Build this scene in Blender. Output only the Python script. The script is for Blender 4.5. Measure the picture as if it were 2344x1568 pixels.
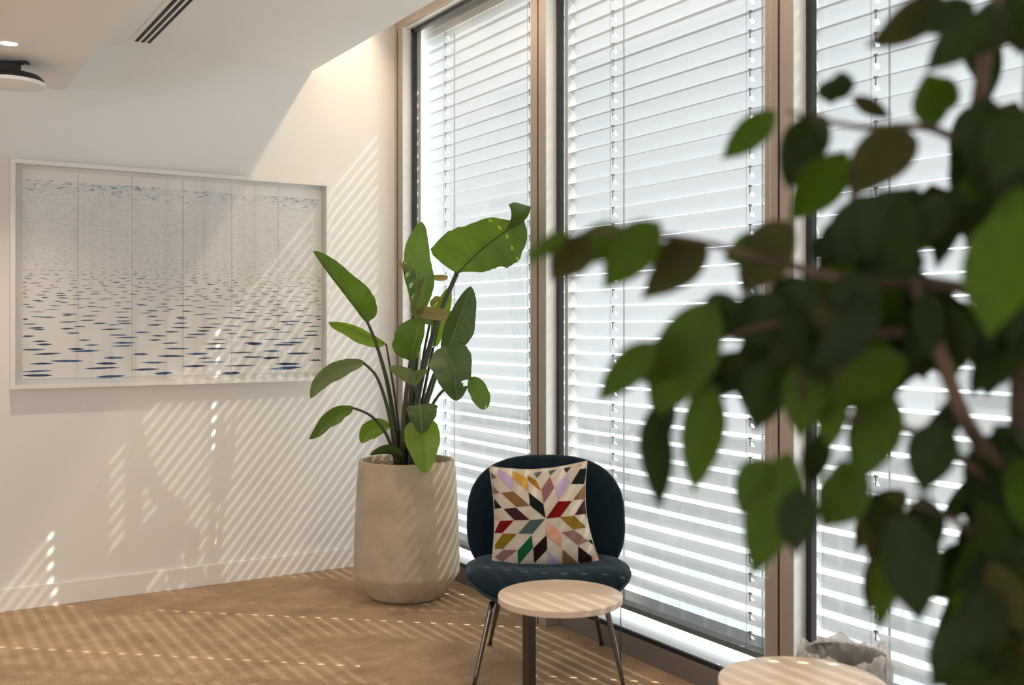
import bpy, bmesh, math, random
from mathutils import Vector, Matrix

# ------------------------------------------------------------------ camera, world, sun, exposure
for o in list(bpy.data.objects):
    bpy.data.objects.remove(o)
C = bpy.context.scene.collection
SC = bpy.context.scene
F = 2387.0                       # focal length in pixels of the 2344 px wide frame
CX, HY = 1172.0, 747.0           # principal column, horizon row
YAW = math.radians(31.66)        # camera heading, right of the window wall direction
CAMH = 1.45
SY, CY_ = math.sin(YAW), math.cos(YAW)

cam = bpy.data.cameras.new('camera'); camo = bpy.data.objects.new('camera', cam); C.objects.link(camo)
camo.location = (0, 0, CAMH); camo.rotation_euler = (math.pi/2, 0, -YAW)
cam.sensor_width = 36.0; cam.lens = 36.0*F/2344.0
cam.shift_y = -(784.0-HY)/2344.0
cam.clip_start = 0.05; cam.clip_end = 500
cam.dof.use_dof = True; cam.dof.focus_distance = 4.9; cam.dof.aperture_fstop = 2.6
SC.camera = camo

w = bpy.data.worlds.new('world'); SC.world = w; w.use_nodes = True
bg = w.node_tree.nodes['Background']
bg.inputs[0].default_value = (0.90, 0.95, 1.0, 1); bg.inputs[1].default_value = 3.2

sun = bpy.data.lights.new('sun', 'SUN'); suno = bpy.data.objects.new('sun', sun); C.objects.link(suno)
SUN_D = Vector((-1.0, 0.861, -1.22)).normalized()
suno.rotation_euler = SUN_D.to_track_quat('-Z', 'Y').to_euler()
suno.location = (30, -20, 40)
sun.energy = 9.0; sun.angle = math.radians(0.30); sun.color = (1.0, 0.92, 0.82)

SC.view_settings.view_transform = 'Standard'; SC.view_settings.look = 'None'
SC.view_settings.gamma = 1.0; SC.view_settings.use_curve_mapping = False
SC.view_settings.exposure = 0.46
SC.cycles.transparent_max_bounces = 24
SC.cycles.max_bounces = 10; SC.cycles.diffuse_bounces = 6
SC.cycles.sample_clamp_indirect = 6.0
SC.cycles.caustics_reflective = False; SC.cycles.caustics_refractive = False

random.seed(7)

# ------------------------------------------------------------------ helpers
FWD = Vector((SY, CY_, 0)); RGT = Vector((CY_, -SY, 0)); UP = Vector((0, 0, 1)); CAMP = Vector((0, 0, CAMH))
def P(px, py, fwd):
    """point of the place seen at a pixel, at a distance along the view axis"""
    return CAMP + FWD*fwd + RGT*((px-CX)/F*fwd) + UP*((HY-py)/F*fwd)
def L(right, fwd, z):
    v = FWD*fwd + RGT*right
    return Vector((v.x, v.y, z))
MATS = {}
def mat(name, col=(.8,.8,.8), rough=.6, metal=0.0, spec=.5, **k):
    if name in MATS: return MATS[name]
    m = bpy.data.materials.new(name); m.use_nodes = True; MATS[name] = m
    b = m.node_tree.nodes['Principled BSDF']
    b.inputs['Base Color'].default_value = (*col, 1); b.inputs['Roughness'].default_value = rough
    b.inputs['Metallic'].default_value = metal; b.inputs['Specular IOR Level'].default_value = spec
    for kk, v in k.items(): b.inputs[kk].default_value = v
    return m
def nd(m, t, **k):
    n = m.node_tree.nodes.new(t)
    for a, v in k.items(): setattr(n, a, v)
    return n
def lk(m, a, b): m.node_tree.links.new(a, b)
def bsdf(m): return m.node_tree.nodes['Principled BSDF']
def noise_col(m, c0, c1, scale, detail=3, pos=(.35,.65), coord='Object', bump=0.0, bscale=None, stretch=None):
    tc = nd(m, 'ShaderNodeTexCoord'); n = nd(m, 'ShaderNodeTexNoise'); n.inputs['Scale'].default_value = scale
    n.inputs['Detail'].default_value = detail
    src = tc.outputs[coord]
    if stretch:
        mp = nd(m, 'ShaderNodeMapping'); mp.inputs['Scale'].default_value = stretch; lk(m, src, mp.inputs[0]); src = mp.outputs[0]
    lk(m, src, n.inputs['Vector'])
    r = nd(m, 'ShaderNodeValToRGB'); r.color_ramp.elements[0].position = pos[0]; r.color_ramp.elements[1].position = pos[1]
    r.color_ramp.elements[0].color = (*c0, 1); r.color_ramp.elements[1].color = (*c1, 1)
    lk(m, n.outputs[0], r.inputs[0]); lk(m, r.outputs[0], bsdf(m).inputs['Base Color'])
    if bump:
        n2 = nd(m, 'ShaderNodeTexNoise'); n2.inputs['Scale'].default_value = bscale or scale*6; n2.inputs['Detail'].default_value = 2
        lk(m, src, n2.inputs['Vector'])
        b = nd(m, 'ShaderNodeBump'); b.inputs['Strength'].default_value = bump; b.inputs['Distance'].default_value = .01
        lk(m, n2.outputs[0], b.inputs['Height']); lk(m, b.outputs[0], bsdf(m).inputs['Normal'])
    return r

def obj(name, me, m=None, parent=None, smooth=False):
    if isinstance(me, bmesh.types.BMesh):
        d = bpy.data.meshes.new(name); me.to_mesh(d); me.free(); me = d
    o = bpy.data.objects.new(name, me); C.objects.link(o)
    if m is not None:
        for mm in (m if isinstance(m, (list, tuple)) else [m]): me.materials.append(mm)
    if smooth: me.polygons.foreach_set('use_smooth', [True]*len(me.polygons))
    if parent is not None: o.parent = parent
    return o
def pymesh(name, verts, faces, uvs=None):
    me = bpy.data.meshes.new(name); me.from_pydata([tuple(v) for v in verts], [], faces)
    if uvs:
        ul = me.uv_layers.new(name='UVMap')
        for lp in me.loops: ul.data[lp.index].uv = uvs[lp.vertex_index]
    me.update(); return me
def thing(name, label, cat, loc=(0,0,0), group=None, rz=0):
    o = bpy.data.objects.new(name, None); C.objects.link(o); o.location = loc; o.rotation_euler = (0,0,rz)
    o.empty_display_size = .1
    return tag(o, label, cat, group)
def tag(o, label, cat, group=None, kind=None):
    o['label'] = label; o['category'] = cat
    if group: o['group'] = group
    if kind: o['kind'] = kind
    return o
def struct(o, label=None):
    o['kind'] = 'structure'
    if label: o['label'] = label
    return o
def bx(bm, x0, x1, y0, y1, z0, z1, bevel=0):
    vs = [bm.verts.new(p) for p in ((x0,y0,z0),(x1,y0,z0),(x1,y1,z0),(x0,y1,z0),(x0,y0,z1),(x1,y0,z1),(x1,y1,z1),(x0,y1,z1))]
    fs = [bm.faces.new([vs[i] for i in f]) for f in ((3,2,1,0),(4,5,6,7),(0,1,5,4),(1,2,6,5),(2,3,7,6),(3,0,4,7))]
    if bevel:
        es = list({e for f in fs for e in f.edges})
        bmesh.ops.bevel(bm, geom=es, offset=bevel, segments=2, affect='EDGES', profile=.5)
    return bm
def box(name, x0, x1, y0, y1, z0, z1, m, parent=None, bevel=0):
    bm = bmesh.new(); bx(bm, x0, x1, y0, y1, z0, z1, bevel); return obj(name, bm, m, parent)
def lathe(name, prof, m, parent=None, seg=48, loc=(0,0,0), smooth=True):
    vs, fs = [], []; n = len(prof)
    for i in range(seg):
        a = 2*math.pi*i/seg
        for r, z in prof: vs.append((loc[0]+r*math.cos(a), loc[1]+r*math.sin(a), loc[2]+z))
    for i in range(seg):
        j = (i+1) % seg
        for k in range(n-1):
            fs.append((i*n+k, j*n+k, j*n+k+1, i*n+k+1))
    ring = prof[0] == prof[-1]
    if prof[0][0] > 1e-5 and not ring: fs.append(tuple(i*n for i in range(seg))[::-1])
    if prof[-1][0] > 1e-5 and not ring: fs.append(tuple(i*n+n-1 for i in range(seg)))
    me = pymesh(name, vs, fs)
    bm = bmesh.new(); bm.from_mesh(me); bmesh.ops.remove_doubles(bm, verts=bm.verts, dist=1e-6)
    bmesh.ops.recalc_face_normals(bm, faces=bm.faces); bm.to_mesh(me); bm.free()
    o = obj(name, me, m, parent, smooth)
    if smooth:
        try: me.set_sharp_from_angle(angle=math.radians(35))
        except Exception: pass
    return o
def catmull(pts, n=8):
    out = []; k = len(pts)
    for i in range(k-1):
        p0 = pts[max(i-1,0)]; p1 = pts[i]; p2 = pts[i+1]; p3 = pts[min(i+2,k-1)]
        for j in range(n):
            t = j/n; t2 = t*t; t3 = t2*t
            out.append(.5*((2*p1)+(p2-p0)*t+(2*p0-5*p1+4*p2-p3)*t2+(3*p1-p0-3*p2+p3)*t3))
    out.append(pts[-1].copy() if hasattr(pts[-1],'copy') else pts[-1]); return out
def tube_data(pts, radii, seg=8, closed=False):
    vs, fs = [], []; n = len(pts); ref = None
    for i, p in enumerate(pts):
        a = pts[(i-1) % n] if closed else pts[max(i-1,0)]; b = pts[(i+1) % n] if closed else pts[min(i+1,n-1)]
        t = (b-a).normalized()
        if ref is None:
            ref = t.orthogonal().normalized()
        ref = (ref - t*ref.dot(t)).normalized(); s = t.cross(ref)
        r = radii[i] if isinstance(radii,(list,tuple)) else radii
        for k in range(seg):
            an = 2*math.pi*k/seg; vs.append(p + ref*(r*math.cos(an)) + s*(r*math.sin(an)))
    m = n if closed else n-1
    for i in range(m):
        for k in range(seg):
            a0 = i*seg+k; a1 = i*seg+(k+1)%seg; j = (i+1)%n
            fs.append((a0, a1, j*seg+(k+1)%seg, j*seg+k))
    if not closed:
        fs.append(tuple(range(seg))[::-1]); fs.append(tuple((n-1)*seg+k for k in range(seg)))
    return vs, fs
def tube(name, pts, radii, m, parent=None, seg=8, closed=False):
    vs, fs = tube_data(pts, radii, seg, closed); return obj(name, pymesh(name, vs, fs), m, parent, True)
def copy_tree(o, parent=None):
    c = o.copy(); C.objects.link(c); c.parent = parent
    for ch in o.children: copy_tree(ch, c)
    return c

# ------------------------------------------------------------------ materials of the room
M_wall = mat('painted_wall', (.80,.785,.76), .9)
M_ceil = mat('painted_ceiling', (.80,.785,.765), .95)
M_skirt = mat('painted_skirting', (.82,.80,.775), .6)
M_carpet = mat('carpet', (.3,.22,.15), .95, spec=.1)
def carpet():
    m = M_carpet
    tc = nd(m,'ShaderNodeTexCoord')
    n1 = nd(m,'ShaderNodeTexNoise'); n1.inputs['Scale'].default_value = 3.0; n1.inputs['Detail'].default_value = 9; n1.inputs['Roughness'].default_value=.74
    mp = nd(m,'ShaderNodeMapping'); mp.inputs['Scale'].default_value = (1.3,1.7,1); lk(m,tc.outputs['Object'],mp.inputs[0]); lk(m,mp.outputs[0],n1.inputs['Vector'])
    n2 = nd(m,'ShaderNodeTexNoise'); n2.inputs['Scale'].default_value = 170; n2.inputs['Detail'].default_value = 2
    lk(m,tc.outputs['Object'],n2.inputs['Vector'])
    r = nd(m,'ShaderNodeValToRGB'); e = r.color_ramp.elements
    e[0].position=.34; e[0].color=(.36,.25,.157,1); e[1].position=.68; e[1].color=(.60,.43,.275,1)
    lk(m,n1.outputs[0],r.inputs[0])
    mx = nd(m,'ShaderNodeMix',data_type='RGBA',blend_type='MULTIPLY'); mx.inputs[0].default_value=.55
    r2 = nd(m,'ShaderNodeValToRGB'); r2.color_ramp.elements[0].position=.3; r2.color_ramp.elements[1].position=.7
    r2.color_ramp.elements[0].color=(.45,.45,.45,1); r2.color_ramp.elements[1].color=(1.3,1.3,1.3,1)
    lk(m,n2.outputs[0],r2.inputs[0]); lk(m,r.outputs[0],mx.inputs[6]); lk(m,r2.outputs[0],mx.inputs[7])
    lk(m,mx.outputs[2],bsdf(m).inputs['Base Color'])
    # loop pile ridges
    wv = nd(m,'ShaderNodeTexWave',wave_type='BANDS',bands_direction='X'); wv.inputs['Scale'].default_value=60; wv.inputs['Distortion'].default_value=2
    lk(m,tc.outputs['Object'],wv.inputs['Vector'])
    ad = nd(m,'ShaderNodeMath',operation='ADD'); lk(m,wv.outputs[1],ad.inputs[0]); lk(m,n2.outputs[0],ad.inputs[1])
    b = nd(m,'ShaderNodeBump'); b.inputs['Strength'].default_value=.35; b.inputs['Distance'].default_value=.004
    lk(m,ad.outputs[0],b.inputs['Height']); lk(m,b.outputs[0],bsdf(m).inputs['Normal'])
carpet()
M_alu = mat('bronze_aluminium', (.42,.355,.30), .42, metal=.35)
M_alud = mat('bronze_aluminium_dark', (.20,.165,.14), .5, metal=.2)
M_silver = mat('satin_silver_aluminium', (.80,.81,.80), .35, metal=.25)
M_gasket = mat('black_gasket', (.012,.012,.014), .45)
M_white = mat('white_lacquer', (.85,.845,.83), .45)
M_ledge = mat('white_ledge', (.85,.86,.88), .5)
M_black = mat('black_paint', (.012,.011,.011), .5)
M_chrome = mat('chrome', (.75,.75,.75), .15, metal=1.0)
def glass_mat(name, tint=(.97,.985,.98), refl=1.0):
    m = bpy.data.materials.new(name); m.use_nodes = True; MATS[name] = m
    nt = m.node_tree; nt.nodes.remove(bsdf(m)); out = nt.nodes['Material Output']
    t = nd(m,'ShaderNodeBsdfTransparent'); t.inputs[0].default_value = (*tint,1)
    g = nd(m,'ShaderNodeBsdfGlossy'); g.inputs['Roughness'].default_value = .02
    fr = nd(m,'ShaderNodeLayerWeight'); fr.inputs[0].default_value = .5
    pw = nd(m,'ShaderNodeMath',operation='POWER'); pw.inputs[1].default_value = 5; lk(m,fr.outputs['Facing'],pw.inputs[0])
    mu = nd(m,'ShaderNodeMath',operation='MULTIPLY_ADD'); mu.inputs[1].default_value = .9*refl; mu.inputs[2].default_value = .04*refl; lk(m,pw.outputs[0],mu.inputs[0])
    mx = nd(m,'ShaderNodeMixShader'); lk(m,mu.outputs[0],mx.inputs[0]); lk(m,t.outputs[0],mx.inputs[1]); lk(m,g.outputs[0],mx.inputs[2])
    lk(m,mx.outputs[0],out.inputs[0]); return m
M_glass = glass_mat('window_glass'); M_pglass = glass_mat('picture_glass', (.99,.99,.985), 1.0)
def emit_mat(name, col, s):
    m = bpy.data.materials.new(name); m.use_nodes = True; b = bsdf(m)
    b.inputs['Base Color'].default_value=(.9,.9,.9,1); b.inputs['Emission Color'].default_value=(*col,1); b.inputs['Emission Strength'].default_value=s
    return m
# perforated sheet: a fixed share of it is open
def slat_mat():
    m = mat('perforated_white_slat', (.43,.445,.46), .42, metal=.0)
    out = m.node_tree.nodes['Material Output']
    t = nd(m,'ShaderNodeBsdfTransparent'); mx = nd(m,'ShaderNodeMixShader'); mx.inputs[0].default_value = .125
    lk(m,bsdf(m).outputs[0],mx.inputs[1]); lk(m,t.outputs[0],mx.inputs[2]); lk(m,mx.outputs[0],out.inputs[0]); return m
M_slat = slat_mat()
M_cord = mat('grey_cord', (.22,.22,.23), .7)

# ------------------------------------------------------------------ room shell
YW, XW = 5.87, 2.845           # end wall, window wall
XE, YE = -6.0, -6.5            # far sides of the open office
ZC, ZS, ZR = 2.96, 2.684, 3.45
XC, XS = 2.232, 0.867
struct(box('floor', XE-.2, 2.95, YE-.2, YW+.2, -.15, 0, M_carpet))
struct(box('wall_left', XE-.2, 2.90, YW, YW+.2, 0, ZR+.1, M_wall))
struct(box('wall_back', XE-.2, 3.1, YE-.2, YE, 0, ZR+.1, M_wall))
struct(box('ceiling', XS, XC, YE, YW, ZC, ZR, M_ceil))
bm = bmesh.new(); bx(bm, XC, 3.15, YE, YW, ZR, ZR+.1); struct(obj('ceiling', bm, M_ceil))
soffit = struct(box('ceiling', XE, XS, YE, YW, ZS, ZR, M_ceil))
# unseen side of the office: pillars, with openings added and sized for daylight fill
bm = bmesh.new(); bx(bm, XE-.2, XE, YE, YW, 0, .35); bx(bm, XE-.2, XE, YE, YW, 2.62, ZR)
for y in (-6.5,-3.5,-.5,2.5): bx(bm, XE-.2, XE, y, min(y+.25,YW), .35, 2.62)
bx(bm, XE-.2, XE, 2.75, YW, .35, 2.62)  # solid stretch shaped to keep side daylight off the end wall
struct(obj('wall_right', bm, M_wall))
# skirting with its own top bead
sk = struct(box('baseboard_left', XE, 2.772, YW-.014, YW, 0, .115, M_skirt, bevel=.003))

# ------------------------------------------------------------------ window wall: grid every 1.58 m
MY = [4.255-1.579*k for k in range(7)]   # mullion centres
HW = .0675
win = []
edges = [(YW, None)]
spans = [(5.771, MY[0]+HW)] + [(MY[k]-HW, MY[k+1]+HW) for k in range(6)] + [(MY[6]-HW, YE)]
ZH = 3.277                              # underside of the head
sill = struct(box('trim_1', XW, 2.90, YE, YW, 0, .088, M_alud, bevel=.002))
struct(box('trim_2', 2.772, 2.90, YE, YW, ZH, ZR, M_alu))
box('groove', 2.7705, 2.774, YE, YW, ZH+.05, ZH+.056, M_black, bpy.data.objects['trim_2'])
struct(box('trim_3', 2.772, 2.90, 5.771, YW, 0, ZH, M_alu))
box('groove', 2.7705, 2.774, 5.835, 5.841, 0.0, ZH, M_black, bpy.data.objects['trim_3'])
for i, y in enumerate(MY):
    t = struct(box('trim_%d' % (10+i), 2.772, 2.845, y-HW, y+HW, 0, ZH, M_alu, bevel=.002))
    box('groove', 2.7705, 2.7735, y-.004, y+.004, 0, ZH, M_black, t)
    box('outer_cap', 2.845, 2.885, y-.025, y+.025, .09, ZH, M_silver, t)
for i, (ya, yb) in enumerate(spans):
    e = thing('window_%d' % (i+1), '', 'window', (2.86, (ya+yb)/2, .09)); del e['category']; del e['label']; struct(e)
    def part(n, m, *a):
        o = box(n, *a, m); o.parent = e; o.matrix_parent_inverse = Matrix.Translation(-e.location); return o
    # satin reveal lining
    part('reveal', M_silver, 2.7735, 2.835, ya-.004, ya, .09, ZH)
    part('reveal', M_silver, 2.7735, 2.835, yb, yb+.004, .09, ZH)
    part('head_reveal', M_silver, 2.79, 2.835, yb, ya, ZH-.006, ZH)
    g = .030
    part('gasket', M_gasket, 2.832, 2.858, ya-g, ya, .09, ZH)
    part('gasket', M_gasket, 2.832, 2.858, yb, yb+g, .09, ZH)
    part('gasket', M_gasket, 2.832, 2.858, yb, ya, ZH-g, ZH)
    part('gasket', M_gasket, 2.858, 2.872, yb, ya, .088, .106)
    part('pane', M_glass, 2.861, 2.864, yb+.02, ya-.02, .10, ZH-.02)
    part('outer_sill', M_ledge, 2.90, 3.20, yb-.07, ya+.07, .065, .085)

# ------------------------------------------------------------------ venetian blinds
PITCH, SW, TH = .0774, .0835, math.radians(54)
XB = 3.015
def slat_mesh(ylen, holes):
    """curved perforated slat, lengthwise along y (0..-ylen), with a cord slot at each ladder"""
    prof = [None]*9
    for k in range(9):
        u = k/8-.5                                   # -.5 inner edge .. +.5 outer edge
        d = u*SW; h = .0075*(1-4*u*u)                # crown
        x = d*math.cos(TH) + h*math.sin(TH); z = -d*math.sin(TH) + h*math.cos(TH)
        prof[k] = (x, z)
    NP = len(prof)
    ys = {0.0, -ylen}
    for h in holes: ys |= {-(h-.009), -(h+.009)}
    ys = sorted(ys, reverse=True)
    vs = [(x, y, z) for y in ys for x, z in prof]; fs = []
    for i in range(len(ys)-1):
        mid = -(ys[i]+ys[i+1])/2
        hole = any(abs(mid-h) < .005 for h in holes)
        for k in range(NP-1):
            if hole and k in (3,4): continue
            fs.append((i*NP+k, i*NP+k+1, (i+1)*NP+k+1, (i+1)*NP+k))
    me = pymesh('slat', vs, fs)
    me.materials.append(M_slat); me.polygons.foreach_set('use_smooth', [True]*len(me.polygons)); return me
M_rail = mat('grey_bottom_rail', (.16,.165,.17), .45, metal=.3)
REST = 'white slatted blind in the window row behind the viewpoint'  # out-of-view blinds, placed for holding back sun and daylight
blind_labels = ['white slatted blind behind the potted plant, next to the end wall',
                'white slatted blind in the middle window, behind the chair',
                'white slatted blind behind the foreground tree leaves', REST, REST, REST, REST, REST]
def blind(i, ya, yb, lads, cords=True):
    ln = ya-yb
    z0 = .150
    e = thing('venetian_blind', blind_labels[i], 'blind', (XB, ya, 0), 'white slatted window blinds')
    me = slat_mesh(ln, [ya-l for l in lads])
    n = int((3.245-z0-.045)/PITCH)+1; 
    for k in range(n):
        o = bpy.data.objects.new('slat', me); C.objects.link(o); o.parent = e
        o.location = (random.uniform(-.001,.001), 0, z0+.045+k*PITCH)
        o.rotation_euler = (random.uniform(-.0012,.0012), random.uniform(-.02,.02), 0)
    top = 3.25
    box('bottom_rail', -.032, .032, -ln, 0, z0-.012, z0+.012, M_rail, e, bevel=.003)
    box('head_rail', -.03, .03, -ln, 0, 3.245, 3.284, M_white, e)
    ix, iz = -.5*SW*math.cos(TH), .5*SW*math.sin(TH)
    for l in lads:
        dy = l-ya
        tube('ladder_cord', [Vector((ix-.002, dy, z0)), Vector((ix-.002, dy, top))], .0009, M_cord, e, 5)
        tube('lift_tape', [Vector((-ix+.004, dy-.035, z0)), Vector((-ix+.004, dy-.035, top))], .0045, M_cord, e, 6)
        bmx = bmesh.new()
        for k in range(n):
            z = z0+.045+k*PITCH
            bx(bmx, ix-.003, ix, dy-.022, dy-.018, z+iz-.030, z+iz-.002)
            bx(bmx, ix-.004, ix+.006, dy-.026, dy-.012, z+iz-.002, z+iz+.004)
        obj('cord_hooks', bmx, M_cord if i != 0 else M_cord, e)
BE = [5.935] + [4.320-1.579*k for k in range(7)] + [YE]
BL = [[5.64,4.69],[3.96,3.06],[2.45,1.50]] + [[.87-1.579*k,-.08-1.579*k] for k in range(4)] + [[-5.6]]
for k in range(8): blind(k, BE[k]-(.014 if k else 0), BE[k+1]+.014, BL[k])
for k in range(1, 8):       # guide rails closing the gap between neighbouring blinds
    struct(box('trim_%d' % (20+k), 2.985, 3.05, BE[k]-.0135, BE[k]+.0135, .085, 3.28, M_white))
struct(box('trim_8', 2.975, 3.15, YE, 6.1, 3.285, 3.62, M_white))  # unseen fascia added to stop sun passing over the blind tops

# bead chains that work the shades
def bead_chain(label, x, y, ztop, zbot, gap, group='bead chains beside the windows'):
    bmx = bmesh.new(); step = .0085
    n = int((ztop-zbot)/step)
    bead = bmesh.new(); bmesh.ops.create_icosphere(bead, subdivisions=1, radius=.0026)
    vs = [v.co.copy() for v in bead.verts]; fs = [[v.index for v in f.verts] for f in bead.faces]; bead.free()
    allv, allf = [], []
    def add(c):
        b = len(allv); allv.extend([v+c for v in vs]); allf.extend([[b+i for i in f] for f in fs])
    for s in (-1, 1):
        for k in range(n): add(Vector((0, s*gap/2, -k*step)))
    for k in range(1, 6):
        a = math.pi*k/6; add(Vector((0, math.cos(a)*gap/2, -n*step-math.sin(a)*gap/2)))
    bmx.free()
    o = obj('bead_chain', pymesh('bead_chain', allv, allf), MATS.get('bead') or mat('bead', (.62,.60,.56), .4), None, True)
    o.location = (x, y, ztop); tag(o, label, 'chain', group); return o
bead_chain('bead chain hanging just left of the mullion behind the plant', 2.80, 4.345, 3.25, 1.02, .022)
bead_chain('bead chain hanging in front of the mullion near the tree', 2.762, 2.722, 3.25, .55, .030)
bead_chain('bead chain hanging on the jamb next to the end wall', 2.762, 5.852, 3.25, .35, .018)

# ------------------------------------------------------------------ warm LED strip in the ceiling pocket
led = thing('led_strip', 'warm light strip hidden in the ceiling pocket above the window', 'lamp', (2.50, 2.9, 3.40))
box('profile', -.02, .02, -8.5, 2.9, .03, .05, M_silver, led)
box('window_side_lip', .022, .026, -8.5, 2.9, -.022, .05, M_white, led)  # lip added to keep the strip's reflection out of the window glass
al = bpy.data.lights.new('led_strip_light', 'AREA'); al.shape = 'RECTANGLE'; al.size = .03; al.size_y = 8.0
al.energy = 36; al.color = (1.0, .76, .52)
alo = bpy.data.objects.new('led_strip_light', al); C.objects.link(alo); alo.parent = led; alo.location = (0, -1.1, .02)
alo.rotation_euler = (0, math.radians(0), 0)

# ------------------------------------------------------------------ downlights in the lower ceiling
M_down = emit_mat('downlight_lens', (1.0,.86,.72), 14)
def downlight(x, y, label, pw=85):
    e = thing('downlight', label, 'lamp', (x, y, ZS), 'recessed ceiling downlights')
    lathe('trim_ring', [(.036,-.0045),(.041,-.0045),(.043,-.0005),(.0345,-.0005),(.036,-.0045)], M_white, e, 32)
    lathe('lens', [(0,-.003),(.035,-.003),(.035,-.0004),(0,-.0004)], M_down, e, 32)
    l = bpy.data.lights.new('downlight_light','SPOT'); l.energy = pw; l.spot_size = math.radians(110); l.spot_blend = .8
    l.shadow_soft_size = .035; l.color = (1.0,.85,.70)
    lo = bpy.data.objects.new('downlight_light', l); C.objects.link(lo); lo.parent = e; lo.location = (0,0,-.02)
downlight(.518, 5.013, 'small glowing recessed downlight in the lowered ceiling above the picture', 34)
for (x, y) in ((-1.2,4.2),(-1.9,1.9),(-1.9,-.6),(-4.3,3.4),(-4.3,.6)):  # unseen lamps added for warm fill, beyond the one visible downlight
    downlight(x, y, 'recessed downlight in the lowered ceiling behind the viewpoint')

# ------------------------------------------------------------------ round ceiling-mounted disc
def disc_unit():
    c = P(27, 187, 4.86)
    e = thing('ceiling_disc', 'round white-bottomed disc on a black bracket under the lowered ceiling', 'ceiling fixture', (c.x, c.y, ZS))
    R_ = .1425; zt = c.z-ZS
    lathe('housing', [(0,zt+.040),(.085,zt+.040),(R_-.022,zt+.030),(R_-.005,zt+.014),(R_-.002,zt+.0),(0,zt)], M_black, e, 64)
    lathe('diffuser', [(0,zt+.0),(R_,zt+.0),(R_+.001,zt-.008),(R_-.002,zt-.016),(R_-.008,zt-.018),(0,zt-.018)], M_white, e, 64)
    bmx = bmesh.new(); bx(bmx, -.10, .076, -.022, .022, -.012, 0, .004); br = obj('bracket', bmx, M_black, e); br.rotation_euler = (0,0,-YAW)
    bmx = bmesh.new(); bx(bmx, -.06, .03, -.03, .03, zt+.036, -.010, .003); br = obj('mount_box', bmx, M_black, e); br.rotation_euler = (0,0,-YAW)
    lathe('bolt', [(0,0),(.005,0),(.005,.004),(0,.004)], M_chrome, e, 12, (.062*CY_, -.062*SY, -.016))
disc_unit()

# ------------------------------------------------------------------ slot diffuser
def diffuser():
    e = thing('air_diffuser', 'three-slot linear air diffuser in the white ceiling', 'vent', (1.234, 5.736, ZC))
    M_in = mat('dark_slot', (.006,.006,.007), .6)
    box('face_plate', -.065, .065, -4.0, .02, -.003, -.0002, M_ceil, e)
    for k in range(3):
        x = -.031+k*.031
        box('slot', x-.0085, x+.0085, -3.9, -.0, -.0045, -.0028, M_in, e, )
        bmx = bmesh.new(); y = -.05
        while y > -3.9:
            bx(bmx, x-.0085, x+.0085, y-.003, y, -.0056, -.0044); y -= .085
        obj('vanes', bmx, mat('vane', (.05,.05,.052), .4, metal=.5), e)
    for x in (-.0155,.0155): box('bar', x-.004, x+.004, -3.9, 0, -.006, -.003, M_white, e)
    p = struct(box('trim_9', 1.170, 1.1725, 1.5, 5.745, ZC-.001, ZC+.001, mat('panel_gap', (.2,.19,.18), .9)))
diffuser()

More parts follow.
